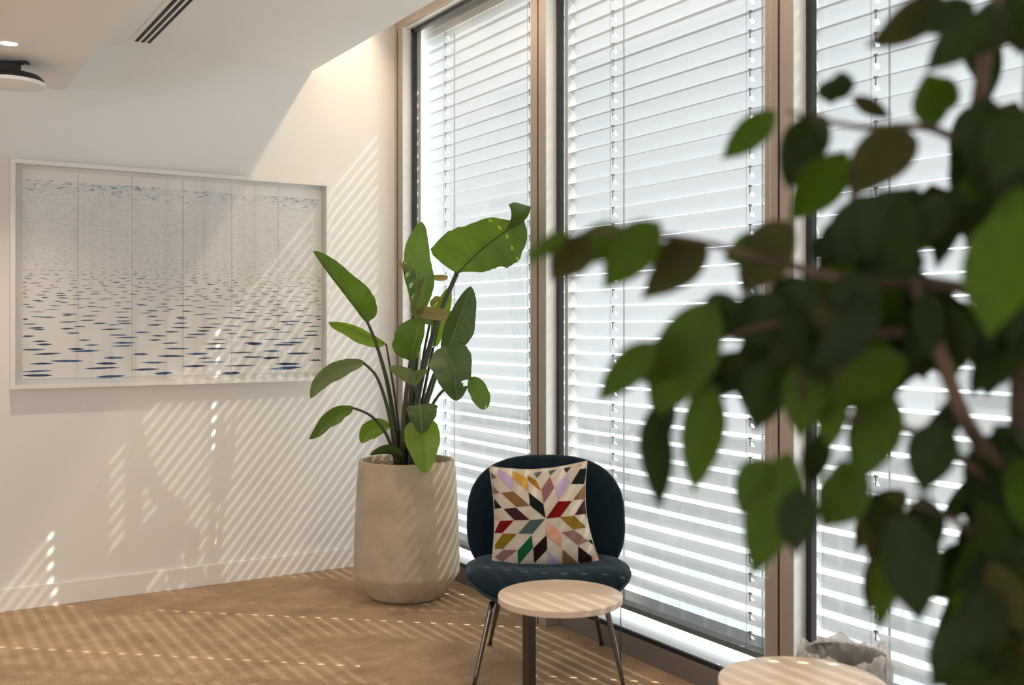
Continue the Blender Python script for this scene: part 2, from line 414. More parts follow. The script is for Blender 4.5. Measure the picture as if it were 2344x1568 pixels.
# ------------------------------------------------------------------ framed artwork
def picture():
    x0, x1, z0, z1 = .608, 2.316, 1.131, 2.298; yf, yb = 5.80, YW; fw = .022
    e = thing('framed_artwork', 'large white-framed print of blue brush strokes like rippling water', 'picture', ((x0+x1)/2, YW, z0))
    inv = Matrix.Translation(-e.location)
    def ch(o): o.parent = e; o.matrix_parent_inverse = inv; return o
    M_fr = mat('white_frame', (.80,.785,.77), .5)
    ch(box('frame_rail', x0, x1, yf, yb, z1-fw, z1, M_fr, bevel=.0015)); ch(box('frame_rail', x0, x1, yf, yb, z0, z0+fw, M_fr, bevel=.0015))
    ch(box('frame_stile', x0, x0+fw, yf, yb, z0+fw, z1-fw, M_fr, bevel=.0015)); ch(box('frame_stile', x1-fw, x1, yf, yb, z0+fw, z1-fw, M_fr, bevel=.0015))
    ch(box('backing', x0+fw, x1-fw, YW-.012, YW-.004, z0+fw, z1-fw, mat('mount_board', (.78,.76,.74), .9)))
    M_paper = mat('paper', (.84,.81,.78), .9)
    # faint printed ripple texture over the upper half of the sheets
    tc = nd(M_paper,'ShaderNodeTexCoord'); mp = nd(M_paper,'ShaderNodeMapping'); mp.inputs['Scale'].default_value = (9,1,45); lk(M_paper,tc.outputs['Object'],mp.inputs[0])
    nz = nd(M_paper,'ShaderNodeTexNoise'); nz.inputs['Scale'].default_value = 3.0; nz.inputs['Detail'].default_value = 6; nz.inputs['Roughness'].default_value = .75; lk(M_paper,mp.outputs[0],nz.inputs['Vector'])
    sp = nd(M_paper,'ShaderNodeSeparateXYZ'); lk(M_paper,tc.outputs['Object'],sp.inputs[0])
    g0 = nd(M_paper,'ShaderNodeMapRange'); g0.inputs['From Min'].default_value = 1.62; g0.inputs['From Max'].default_value = 1.95; lk(M_paper,sp.outputs[2],g0.inputs[0])
    g1 = nd(M_paper,'ShaderNodeMath',operation='LESS_THAN'); g1.inputs[1].default_value = 2.204; lk(M_paper,sp.outputs[2],g1.inputs[0])
    r0 = nd(M_paper,'ShaderNodeValToRGB'); r0.color_ramp.elements[0].position = .44; r0.color_ramp.elements[1].position = .60; lk(M_paper,nz.outputs[0],r0.inputs[0])
    m0 = nd(M_paper,'ShaderNodeMath',operation='MULTIPLY'); lk(M_paper,g0.outputs[0],m0.inputs[0]); lk(M_paper,g1.outputs[0],m0.inputs[1])
    m1 = nd(M_paper,'ShaderNodeMath',operation='MULTIPLY'); lk(M_paper,m0.outputs[0],m1.inputs[0]); lk(M_paper,r0.outputs[0],m1.inputs[1])
    mx = nd(M_paper,'ShaderNodeMix',data_type='RGBA'); lk(M_paper,m1.outputs[0],mx.inputs[0]); mx.inputs[6].default_value = (.90,.87,.85,1); mx.inputs[7].default_value = (.76,.775,.79,1)
    lk(M_paper,mx.outputs[2],bsdf(M_paper).inputs['Base Color'])
    xs = [.6635,.9345,1.2055,1.4765,1.7475,2.0180,2.2885]; zs0, zs1 = 1.180, 2.256
    for k in range(6):
        ch(box('paper_sheet', xs[k]+.0016, xs[k+1]-.0016, YW-.0150, YW-.0125, zs0, zs1, M_paper))
    ch(box('glazing', x0+fw, x1-fw, yf+.012, yf+.0135, z0+fw, z1-fw, M_pglass))
    inks = [mat('ink_navy', (.010,.030,.12), .8), mat('ink_blue', (.02,.09,.24), .8), mat('ink_violet_grey', (.16,.16,.24), .8), mat('ink_pale', (.54,.56,.61), .9), mat('ink_sky', (.40,.55,.68), .9)]
    rnd = random.Random(3); vs, fs, mi = [], [], []
    y = YW-.0153; H = 2.205-zs0
    def stroke(cx, cz, ln, th, m, slope):
        b = len(vs); n = 5
        top, bot = [], []
        for i in range(n+1):
            t = i/n; x = cx+(t-.5)*ln; hh = th*max(math.sin(math.pi*min(max(t,.02),.98))**.75, .05)*rnd.uniform(.75,1.1); zc = cz+slope*(t-.5)*ln
            top.append((x, y, zc+hh/2)); bot.append((x, y, zc-hh/2))
        vs.extend(top+bot[::-1]); fs.append(list(range(b, b+2*n+2))); mi.append(m)
    def clipx(cx, ln):
        k = None
        a, c = cx-ln/2, cx+ln/2
        a = max(a, xs[0]+.004); c = min(c, xs[6]-.004)
        return (a+c)/2, c-a
    v = .035
    # v measured up from the bottom of the sheets: strokes shrink with height
    z = zs0+.014
    while z < 2.200:
        f = (z-zs0)/H                                   # 0 bottom .. 1 top
        s = max(1-f/.72, 0)
        ln = .158*s**1.55+.010; th = .0135*s**1.7+.0011; gap = ln*1.75+.006
        x = xs[0]+rnd.uniform(0, gap)
        while x < xs[6]:
            l2 = ln*rnd.uniform(.6,1.25); cx, l3 = clipx(x, l2)
            if l3 > .004:
                if f < .33: m = 0 if rnd.random() < .55 else 1
                elif f < .55: m = rnd.choice((0,1,2,2))
                elif f < .8: m = rnd.choice((2,3,3,3))
                else: m = rnd.choice((3,3,3,4))
                if f > .6 and rnd.random() < .12: pass
                else: stroke(cx, z+rnd.uniform(-1,1)*(.012*s+.0035), l3, th*rnd.uniform(.7,1.25), m, rnd.uniform(-.02,.035))
            x += gap*rnd.uniform(.75,1.35)
        z += .027*s**1.25+.0046+(.001 if f > .5 else 0)
    for k in range(420):                                # blue patches along the top edge
        cxc = rnd.choice((.75,1.0,1.15,1.30,1.65,2.05,2.12,2.2)); cx = cxc+rnd.gauss(0,.09); 
        if not xs[0]+.02 < cx < xs[6]-.03: continue
        stroke(cx, 2.204-abs(rnd.gauss(0,.035)), rnd.uniform(.008,.035), rnd.uniform(.0012,.004), rnd.choice((4,4,4,3,1)) , rnd.uniform(-.03,.03))
    me = pymesh('brush_strokes', vs, fs)
    for mm in inks: me.materials.append(mm)
    me.polygons.foreach_set('material_index', mi)
    o = obj('brush_strokes', me); ch(o); o['kind'] = 'stuff'
picture()

# ------------------------------------------------------------------ concrete planter and gravel
PC = Vector((2.468, 5.081, 0))
M_conc = mat('cast_concrete', (.42,.38,.32), .85)
noise_col(M_conc, (.40,.33,.235), (.51,.425,.31), 9, 5, (.3,.7), bump=.25, bscale=120)
M_soil = mat('gravel', (.30,.24,.17), .9); noise_col(M_soil, (.12,.09,.06), (.52,.43,.32), 130, 2, (.35,.65), bump=1.0, bscale=130)
def planter():
    e = thing('planter', 'tall pale concrete planter with a chamfered foot, holding the tall plant', 'planter', PC)
    prof = [(0,0),(.175,0),(.198,.006),(.212,.022),(.276,.118),(.284,.133),(.2855,.150),(.283,.25),(.277,.42),(.268,.60),(.259,.722),(.255,.732),(.235,.734),(.231,.728),(.231,.66),(0,.66)]
    lathe('pot', prof, M_conc, e, 72)
    lathe('gravel_bed', [(0,.700),(.12,.703),(.2305,.697),(.2305,.665),(0,.665)], M_soil, e, 48)
    peb = bmesh.new(); rnd = random.Random(5)
    for k in range(260):
        a = rnd.uniform(0, 2*math.pi); r = .225*math.sqrt(rnd.random()); s = rnd.uniform(.004,.009)
        bmesh.ops.create_icosphere(peb, subdivisions=1, radius=s, matrix=Matrix.Translation((r*math.cos(a), r*math.sin(a), .703+s*.3)))
    o = obj('pebbles', peb, mat('pebble', (.40,.32,.23), .9), e, True); o['kind'] = 'stuff'
planter()

# ------------------------------------------------------------------ tall broad-leaved plant
def leaf_material(name, c0, c1, trans=.35, rough=.38, vein=90):
    m = mat(name, c0, rough)
    uv = nd(m,'ShaderNodeUVMap')
    wv = nd(m,'ShaderNodeTexWave',wave_type='BANDS',bands_direction='X'); wv.inputs['Scale'].default_value = vein/6.28; wv.inputs['Distortion'].default_value = .6
    wv.inputs['Detail'].default_value = 1
    # side veins slant away from the midrib
    sx = nd(m,'ShaderNodeSeparateXYZ'); lk(m, uv.outputs[0], sx.inputs[0])
    mu = nd(m,'ShaderNodeMath',operation='MULTIPLY_ADD'); mu.inputs[1].default_value = -.12; lk(m,sx.outputs[1],mu.inputs[0]); lk(m,sx.outputs[0],mu.inputs[2])
    cb = nd(m,'ShaderNodeCombineXYZ'); lk(m,mu.outputs[0],cb.inputs[0]); lk(m,cb.outputs[0],wv.inputs['Vector'])
    nz = nd(m,'ShaderNodeTexNoise'); nz.inputs['Scale'].default_value = 5; nz.inputs['Detail'].default_value = 3; tc = nd(m,'ShaderNodeTexCoord'); lk(m,tc.outputs['Object'],nz.inputs['Vector'])
    ad = nd(m,'ShaderNodeMath',operation='MULTIPLY_ADD'); ad.inputs[1].default_value=.35; lk(m,wv.outputs[1],ad.inputs[0]); lk(m,nz.outputs[0],ad.inputs[2])
    r = nd(m,'ShaderNodeValToRGB'); r.color_ramp.elements[0].position=.35; r.color_ramp.elements[1].position=1.0
    r.color_ramp.elements[0].color=(*c0,1); r.color_ramp.elements[1].color=(*c1,1); lk(m,ad.outputs[0],r.inputs[0])
    lk(m,r.outputs[0],bsdf(m).inputs['Base Color'])
    b = nd(m,'ShaderNodeBump'); b.inputs['Strength'].default_value=.25; b.inputs['Distance'].default_value=.004; lk(m,wv.outputs[1],b.inputs['Height']); lk(m,b.outputs[0],bsdf(m).inputs['Normal'])
    out = m.node_tree.nodes['Material Output']
    t = nd(m,'ShaderNodeBsdfTranslucent'); mix = nd(m,'ShaderNodeMix',data_type='RGBA',blend_type='MULTIPLY'); mix.inputs[0].default_value=1
    lk(m,r.outputs[0],mix.inputs[6]); mix.inputs[7].default_value=(1.7,2.0,.6,1); lk(m,mix.outputs[2],t.inputs[0])
    mx = nd(m,'ShaderNodeMixShader'); mx.inputs[0].default_value=trans; lk(m,bsdf(m).outputs[0],mx.inputs[1]); lk(m,t.outputs[0],mx.inputs[2]); lk(m,mx.outputs[0],out.inputs[0])
    return m
M_lf = leaf_material('broad_leaf_green', (.055,.105,.016), (.12,.19,.035))
M_lfd = leaf_material('broad_leaf_dark', (.032,.065,.016), (.075,.125,.03), .22)
M_lfl = leaf_material('broad_leaf_light', (.10,.165,.022), (.19,.27,.05), .42)
M_lfp = leaf_material('broad_leaf_pale_back', (.12,.155,.065), (.19,.225,.11), .25, .5)
M_lfdry = leaf_material('leaf_dry', (.20,.15,.06), (.34,.27,.13), .25, .7)
M_rib = mat('midrib', (.17,.23,.05), .45); M_ribd = mat('midrib_dark', (.03,.05,.012), .45)
M_pet = mat('petiole', (.028,.045,.012), .4); noise_col(M_pet, (.030,.050,.012), (.045,.040,.018), 5, 2)
PF = 5.62
def width_prof(t, pk, tip):
    # 0 at base, 1 at peak, narrowing to the tip
    if t < pk: return math.sin(math.pi/2*min(t/pk,1))**.62
    s = (t-pk)/(1-pk); return max(1-s**tip, 0)**.85
def broad_leaf(parent, mid, a, b, aang=20, bang=20, m=None, pk=.38, tip=1.9, dep=0.0, ddep=None, wave=.05, rib=None, curl=0.0, seed=0, torn=(), pa=None, pb=None):
    """mid: pixel polyline base->tip; a, b: apparent half widths (px) on the left and right of travel;
       aang, bang: how far each half swings towards the viewer side (deg); dep: depth offset in metres"""
    rnd = random.Random(seed); k = len(mid)
    def interp(pf, t):
        for (t0,w0),(t1,w1) in zip(pf, pf[1:]):
            if t <= t1: return w0+(w1-w0)*(t-t0)/max(t1-t0,1e-6)
        return pf[-1][1]
    dd = ddep or [0]*k
    pts = catmull([P(p[0], p[1], PF+dep+dd[i]) for i, p in enumerate(mid)], 8)
    n = len(pts); NS = 7
    ph = rnd.uniform(0,6); fq = rnd.uniform(2.2,3.6)
    vs, uv, fs = [], [], []
    toC = (CAMP-pts[n//2]).normalized()
    length = sum((pts[i+1]-pts[i]).length for i in range(n-1))
    for i, p in enumerate(pts):
        t = i/(n-1); T = (pts[min(i+1,n-1)]-pts[max(i-1,0)]).normalized()
        S = toC.cross(T)
        if S.length < .15: S = RGT.copy()
        S.normalize(); Nn = T.cross(S).normalized()
        if Nn.dot(toC) < 0: Nn = -Nn
        row = []
        for sgn, wpx, ang, pf in ((1,a,aang,pa),(-1,b,bang,pb)):
            A = math.radians(ang); wd = ((interp(pf,t) if pf else wpx*width_prof(t,pk,tip))/F*PF)/max(math.cos(A),.2)
            for j in range(NS):
                s = (j+1)/NS; q = s*wd
                lift = Nn*(math.sin(A)*q) + Nn*(curl*s*s*wd) + Nn*(wave*wd*s*s*math.sin(fq*2*math.pi*t+ph+(1.3 if sgn>0 else 0)))
                e_w = 1+.035*math.sin(17*t+ph)+.02*rnd.uniform(-1,1) if j == NS-1 else 1
                row.append((p + S*(sgn*math.cos(A)*q*e_w) + lift, (t, s*wd/.25)))
        left = row[:NS][::-1]; right = row[NS:]
        full = left + [(p, (t,0))] + right
        for q_, u_ in full: vs.append(q_); uv.append(u_)
    W = 2*NS+1
    for i in range(n-1):
        for j in range(W-1):
            if any(ti == i and (j >= j0 and j < j1) for ti, j0, j1 in torn): continue
            fs.append((i*W+j, i*W+j+1, (i+1)*W+j+1, (i+1)*W+j))
    me = pymesh('leaf', vs, fs, uv)
    o = obj('leaf', me, m or M_lf, parent, True)
    o.parent = parent; o.matrix_parent_inverse = Matrix.Translation(-parent.location)
    if rib:
        rad = [.0035*(1-.75*i/(n-1))+.0006 for i in range(n)]
        r_ = tube('midrib', [p+toC*.001 for p in pts], rad, rib, None, 6); r_.parent = o
    return o
def petiole(parent, pix, r0, r1, dep0=0.0, dep1=0.0, m=None):
    k = len(pix); pts = catmull([P(x, y, PF+dep0+(dep1-dep0)*i/(k-1)) for i, (x, y) in enumerate(pix)], 6); n = len(pts)
    o = tube('stalk', pts, [(r0+(r1-r0)*(i/(n-1))**1.3)/F*PF for i in range(n)], m or M_pet, None, 8)
    o.parent = parent; o.matrix_parent_inverse = Matrix.Translation(-parent.location); return o
def big_plant():
    e = thing('broad_leaved_plant', 'tall leafy plant with banana-like paddle leaves growing in the concrete planter', 'plant', (PC.x, PC.y, .70))
    # stalks: top -> soil
    B = 1068
    for pix, r0, r1, d0, d1 in (
        ([(841,737),(862,790),(885,870),(902,970),(910,B)], 3.5, 7, -.02, .0),
        ([(884,788),(892,835),(904,910),(914,1000),(917,B)], 2.2, 5, .12, .06),
        ([(830,829),(862,862),(886,930),(900,1000),(907,B)], 2.8, 6, -.10, -.04),
        ([(806,933),(848,951),(882,990),(903,1045),(908,B)], 2.6, 5.5, -.16, -.06),
        ([(893,975),(899,1005),(906,1050),(907,B)], 2.0, 3.5, .02, .0),
        ([(917,1043),(914,1052),(912,B)], 2.5, 3.5, -.08, -.06),
        ([(961,705),(956,790),(946,890),(936,990),(934,B)], 4.5, 10, .06, .02),
        ([(952,705),(948,800),(941,900),(934,B)], 3.5, 8, .10, .05),
        ([(940,822),(931,890),(924,970),(921,B)], 4.0, 8.5, -.05, -.02),
        ([(1046,626),(1012,706),(985,790),(962,880),(945,985),(938,B)], 5.5, 9, -.06, -.01),
        ([(985,735),(972,800),(958,890),(946,980),(940,B)], 3.0, 6, .03, .02),
        ([(1016,812),(992,880),(966,965),(950,B)], 3.2, 6, -.12, .02),
        ([(992,795),(976,870),(960,960),(948,B)], 3.0, 6, -.02, .04),
        ([(1016,793),(1000,840),(976,910),(957,1000),(948,B)], 3.4, 6, -.22, -.02),
        ([(1078,862),(1026,884),(988,930),(963,1005),(952,B)], 2.6, 5, -.26, .01),
        ([(947,880),(955,925),(953,985),(944,B)], 2.4, 4.5, -.16, -.05),
        ([(962,928),(957,965),(950,1020),(946,B)], 2.8, 4.5, -.33, -.06),
        ([(961,962),(956,995),(950,1035),(947,B)], 2.8, 4.5, -.22, -.07),
    ):
        petiole(e, pix, r0, r1, d0, d1)
    # short sheathing stubs, reddish brown
    M_sh = mat('sheath', (.10,.055,.028), .6); noise_col(M_sh, (.055,.030,.02), (.15,.08,.035), 14, 2)
    for x0, xt, yt, r in ((925,932,900,7),(938,945,915,8),(948,957,985,7),(914,912,980,7)):
        petiole(e, [(xt,yt),((x0+xt)/2,(yt+B)/2),(x0,B)], 2.5, r, .03, .03, M_sh)
    bl = lambda *a, **k: broad_leaf(e, *a, **k)
    bl([(842,738),(812,694),(770,642),(716,574)], 7, 44, 70, 25, M_lf, .30, 2.2, -.02, [0,-.05,-.08,-.10], rib=M_rib, seed=1, wave=.10)
    bl([(884,788),(848,773),(800,750),(752,738)], 24, 10, 25, 55, M_lfl, .45, 2.0, .12, [0,.05,.08,.1], rib=M_rib, seed=2, wave=.14)
    bl([(832,829),(790,836),(748,856),(724,882),(711,912)], 24, 15, 15, 50, M_lfp, .42, 1.9, -.10, [0,-.05,-.09,-.1,-.1], rib=M_rib, seed=3)
    bl([(808,933),(775,938),(744,958),(726,982),(708,1005)], 26, 9, 30, 60, M_lf, .38, 1.8, -.16, [0,-.03,-.06,-.08,-.08], rib=M_rib, seed=4, wave=.16)
    bl([(893,974),(862,976),(840,990),(827,1014)], 24, 20, 20, 30, M_lfl, .45, 1.9, .04, seed=5, rib=M_rib, wave=.12)
    bl([(919,1045),(886,1034),(847,1042)], 5, 16, 40, 45, M_lfd, .45, 1.8, -.10, [0,-.03,-.05], seed=6, rib=M_ribd)
    bl([(956,720),(955,650),(948,575),(966,507)], 25, 40, 20, 10, M_lf, .42, 2.4, .06, [0,.02,.04,.03], rib=M_rib, seed=7)
    bl([(950,722),(952,680),(940,640),(924,596)], 15, 20, 45, 35, M_lfd, .45, 2.0, .11, seed=8, rib=M_ribd)
    bl([(948,725),(958,685),(972,634)], 14, 12, 45, 60, M_lfp, .35, 1.8, -.04, seed=9, rib=M_rib)
    bl([(940,826),(952,780),(968,730)], 50, 15, 15, 55, M_lf, .42, 2.6, -.05, [0,-.03,-.02], rib=M_rib, seed=10, wave=.08)
    bl([(950,712),(1000,717),(1057,730)], 13, 16, 45, 20, M_lfdry, .45, 3.2, -.04, [0,-.04,-.06], seed=11, wave=.1)
    bl([(944,706),(975,722),(1010,728)], 8, 20, 30, 30, M_lfp, .45, 2.6, -.02, seed=21, wave=.1)
    bl([(1046,627),(1080,592),(1122,555),(1165,525),(1200,506)], 66, 60, 12, 14, M_lf, .30, 2.6, -.06, [0,-.2,-.38,-.55,-.65], rib=M_ribd, seed=12, wave=.04, pa=[(0,42),(.03,70),(.1,84),(.2,81),(.42,68),(.7,37),(.85,12),(1,3)], pb=[(0,0),(.08,5),(.27,36),(.56,64),(.75,62),(.88,50),(.96,34),(1,16)])
    bl([(1160,525),(1185,508),(1203,492),(1213,473)], 42, 8, 30, 45, M_lfd, .55, 3.5, -.60, [0,-.05,-.09,-.1], seed=13, rib=M_rib, wave=.03, pa=[(0,0),(.2,9),(.4,18),(.75,38),(.9,34),(1,4)], pb=[(0,2),(.5,7),(1,2)])
    bl([(1018,812),(1040,760),(1060,705),(1078,655)], 26, 40, 15, 10, M_lfd, .40, 1.7, -.12, [0,-.03,-.06,-.06], rib=M_rib, seed=14, wave=.03)
    bl([(994,795),(1004,750),(1016,705),(1030,657)], 20, 17, 15, 25, M_lfl, .50, 2.2, -.02, rib=M_rib, seed=15)
    bl([(1016,792),(1034,830),(1042,872),(1045,918)], 44, 47, 14, 14, M_lfd, .30, 1.9, -.22, [0,-.06,-.08,-.06], rib=M_rib, seed=16, wave=.05, torn=((16,0,4),(17,0,3)))
    bl([(1078,863),(1092,890),(1102,912),(1110,938)], 21, 20, 20, 20, M_lf, .42, 3.4, -.26, [0,-.03,-.05,-.06], rib=M_rib, seed=17, torn=((22,4,6),(23,4,7),(21,4,5)))
    bl([(947,881),(920,862),(888,842)], 6, 24, 50, 35, M_lfp, .38, 1.8, -.18, seed=18, rib=M_rib)
    bl([(945,882),(960,862),(981,848)], 18, 7, 30, 50, M_lfp, .30, 1.6, -.17, seed=19)
    bl([(962,926),(964,955),(966,994)], 37, 31, 18, 18, M_lfd, .24, 1.5, -.36, [0,-.03,-.04], rib=M_rib, seed=20, curl=-.15)
    bl([(962,960),(969,1015),(973,1084)], 38, 40, 14, 14, M_lfl, .34, 1.7, -.28, [0,-.07,-.09], rib=M_rib, seed=23, wave=.03)
    bl([(985,952),(978,935),(972,922)], 14, 16, 20, 20, M_lfl, .4, 2, .05, seed=24)
    bl([(944,632),(925,614),(907,600)], 4, 7, 40, 40, M_lfdry, .5, 4, .09, seed=25)
    bl([(985,634),(1005,634),(1026,634)], 5, 9, 40, 30, M_lfdry, .5, 4, .10, seed=26)
    bl([(985,700),(1000,690),(1012,684)], 12, 12, 40, 30, M_lfdry, .5, 2.5, .04, seed=27, wave=.2)
big_plant()

# ------------------------------------------------------------------ upholstered shell chair
M_velvet = mat('navy_velvet', (.006,.014,.021), .8, spec=.08)
bsdf(M_velvet).inputs['Sheen Weight'].default_value = .38; bsdf(M_velvet).inputs['Sheen Roughness'].default_value = .35
bsdf(M_velvet).inputs['Sheen Tint'].default_value = (.55,.70,.80,1)
M_pipe = mat('navy_piping', (.008,.018,.028), .7)
M_leg = mat('dark_chrome', (.16,.14,.13), .22, metal=.9)
def pad(name, a, b, n, surf, t0, m, parent, NR=10, NA=64):
    """domed pad: superellipse outline; surf(u,v) -> (point, normal)"""
    vs, fs = [], []
    def outline(phi):
        c, s = math.cos(phi), math.sin(phi)
        return a*abs(c)**(2/n)*(1 if c >= 0 else -1), b*abs(s)**(2/n)*(1 if s >= 0 else -1)
    def ring(side):
        idx = []
        for i in range(1, NR+1):
            rho = math.sin(math.pi/2*i/NR)
            for k in range(NA):
                u, v = outline(2*math.pi*k/NA); u *= rho; v *= rho
                p, nn = surf(u, v); th = t0*(max(1-rho**4,0))**.5
                idx.append(len(vs)); vs.append(p+nn*(th*side))
        return idx
    p, nn = surf(0,0); vs.append(p+nn*t0); f = ring(1); cb = len(vs); vs.append(p-nn*t0); g = ring(-1)
    for idx, c, fl in ((f,0,False),(g,cb,True)):
        for k in range(NA):
            q = (c, idx[k], idx[(k+1)%NA]); fs.append(q if not fl else q[::-1])
        for i in range(NR-1):
            for k in range(NA):
                q = (idx[i*NA+k], idx[(i+1)*NA+k], idx[(i+1)*NA+(k+1)%NA], idx[i*NA+(k+1)%NA]); fs.append(q if not fl else q[::-1])
    me = pymesh(name, vs, fs); bm = bmesh.new(); bm.from_mesh(me); bmesh.ops.remove_doubles(bm, verts=bm.verts, dist=1e-5)
    bmesh.ops.recalc_face_normals(bm, faces=bm.faces); bm.to_mesh(me); bm.free()
    o = obj(name, me, m, parent, True)
    rim = [surf(*outline(2*math.pi*k/96))[0] for k in range(96)]
    pp = tube('piping', rim, .0052, M_pipe, o, 8, True)
    return o
def chair():
    base = L(.150, 4.44, 0)
    e = thing('lounge_chair', 'dark navy velvet shell chair on thin dark metal legs, by the window', 'chair', base, rz=-YAW)
    # local frame: x right, y away from viewer, z up
    def back(u, v):
        y = .255 + .26*(v+.26)*.62 - .62*u*u - .10*max(-v-.05,0)
        p = Vector((u*(1+.03*(-v)), y-.05, .595+v*.985))
        nn = Vector((1.2*u, -1, .16)).normalized(); return p, nn
    pad('backrest', .345, .272, 2.75, back, .040, M_velvet, e)
    def seat(u, v):
        f = max(-v-.02, 0)
        z = .400 + .30*u*u - .75*f*f + .10*max(v,0) - .018
        p = Vector((u, v-.035, z))
        nn = Vector((-.6*u, -1.4*f, 1)).normalized(); return p, nn
    pad('seat', .346, .285, 2.5, seat, .048, M_velvet, e)
    # under-seat frame and four legs
    bmx = bmesh.new(); bx(bmx, -.235, .235, -.22, .16, .325, .340, .006); obj('seat_frame', bmx, M_leg, e)
    for (x0,y0,x1,y1) in ((-.230,-.215,-.303,-.262),(.228,-.215,.297,-.262),(-.188,.13,-.251,.298),(.190,.13,.256,.298)):
        top = Vector((x0,y0,.335)); foot = Vector((x1,y1,.006))
        n = 8; pts = [top.lerp(foot, i/n) for i in range(n+1)]
        lg = tube('leg', pts, [.0125-.0045*i/n for i in range(n+1)], M_leg, e, 12)
        lathe('glide', [(0,-.006),(.012,-.006),(.013,.002),(.008,.006),(0,.006)], M_leg, lg, 16, (x1,y1,.006))
    return e
CH = chair()

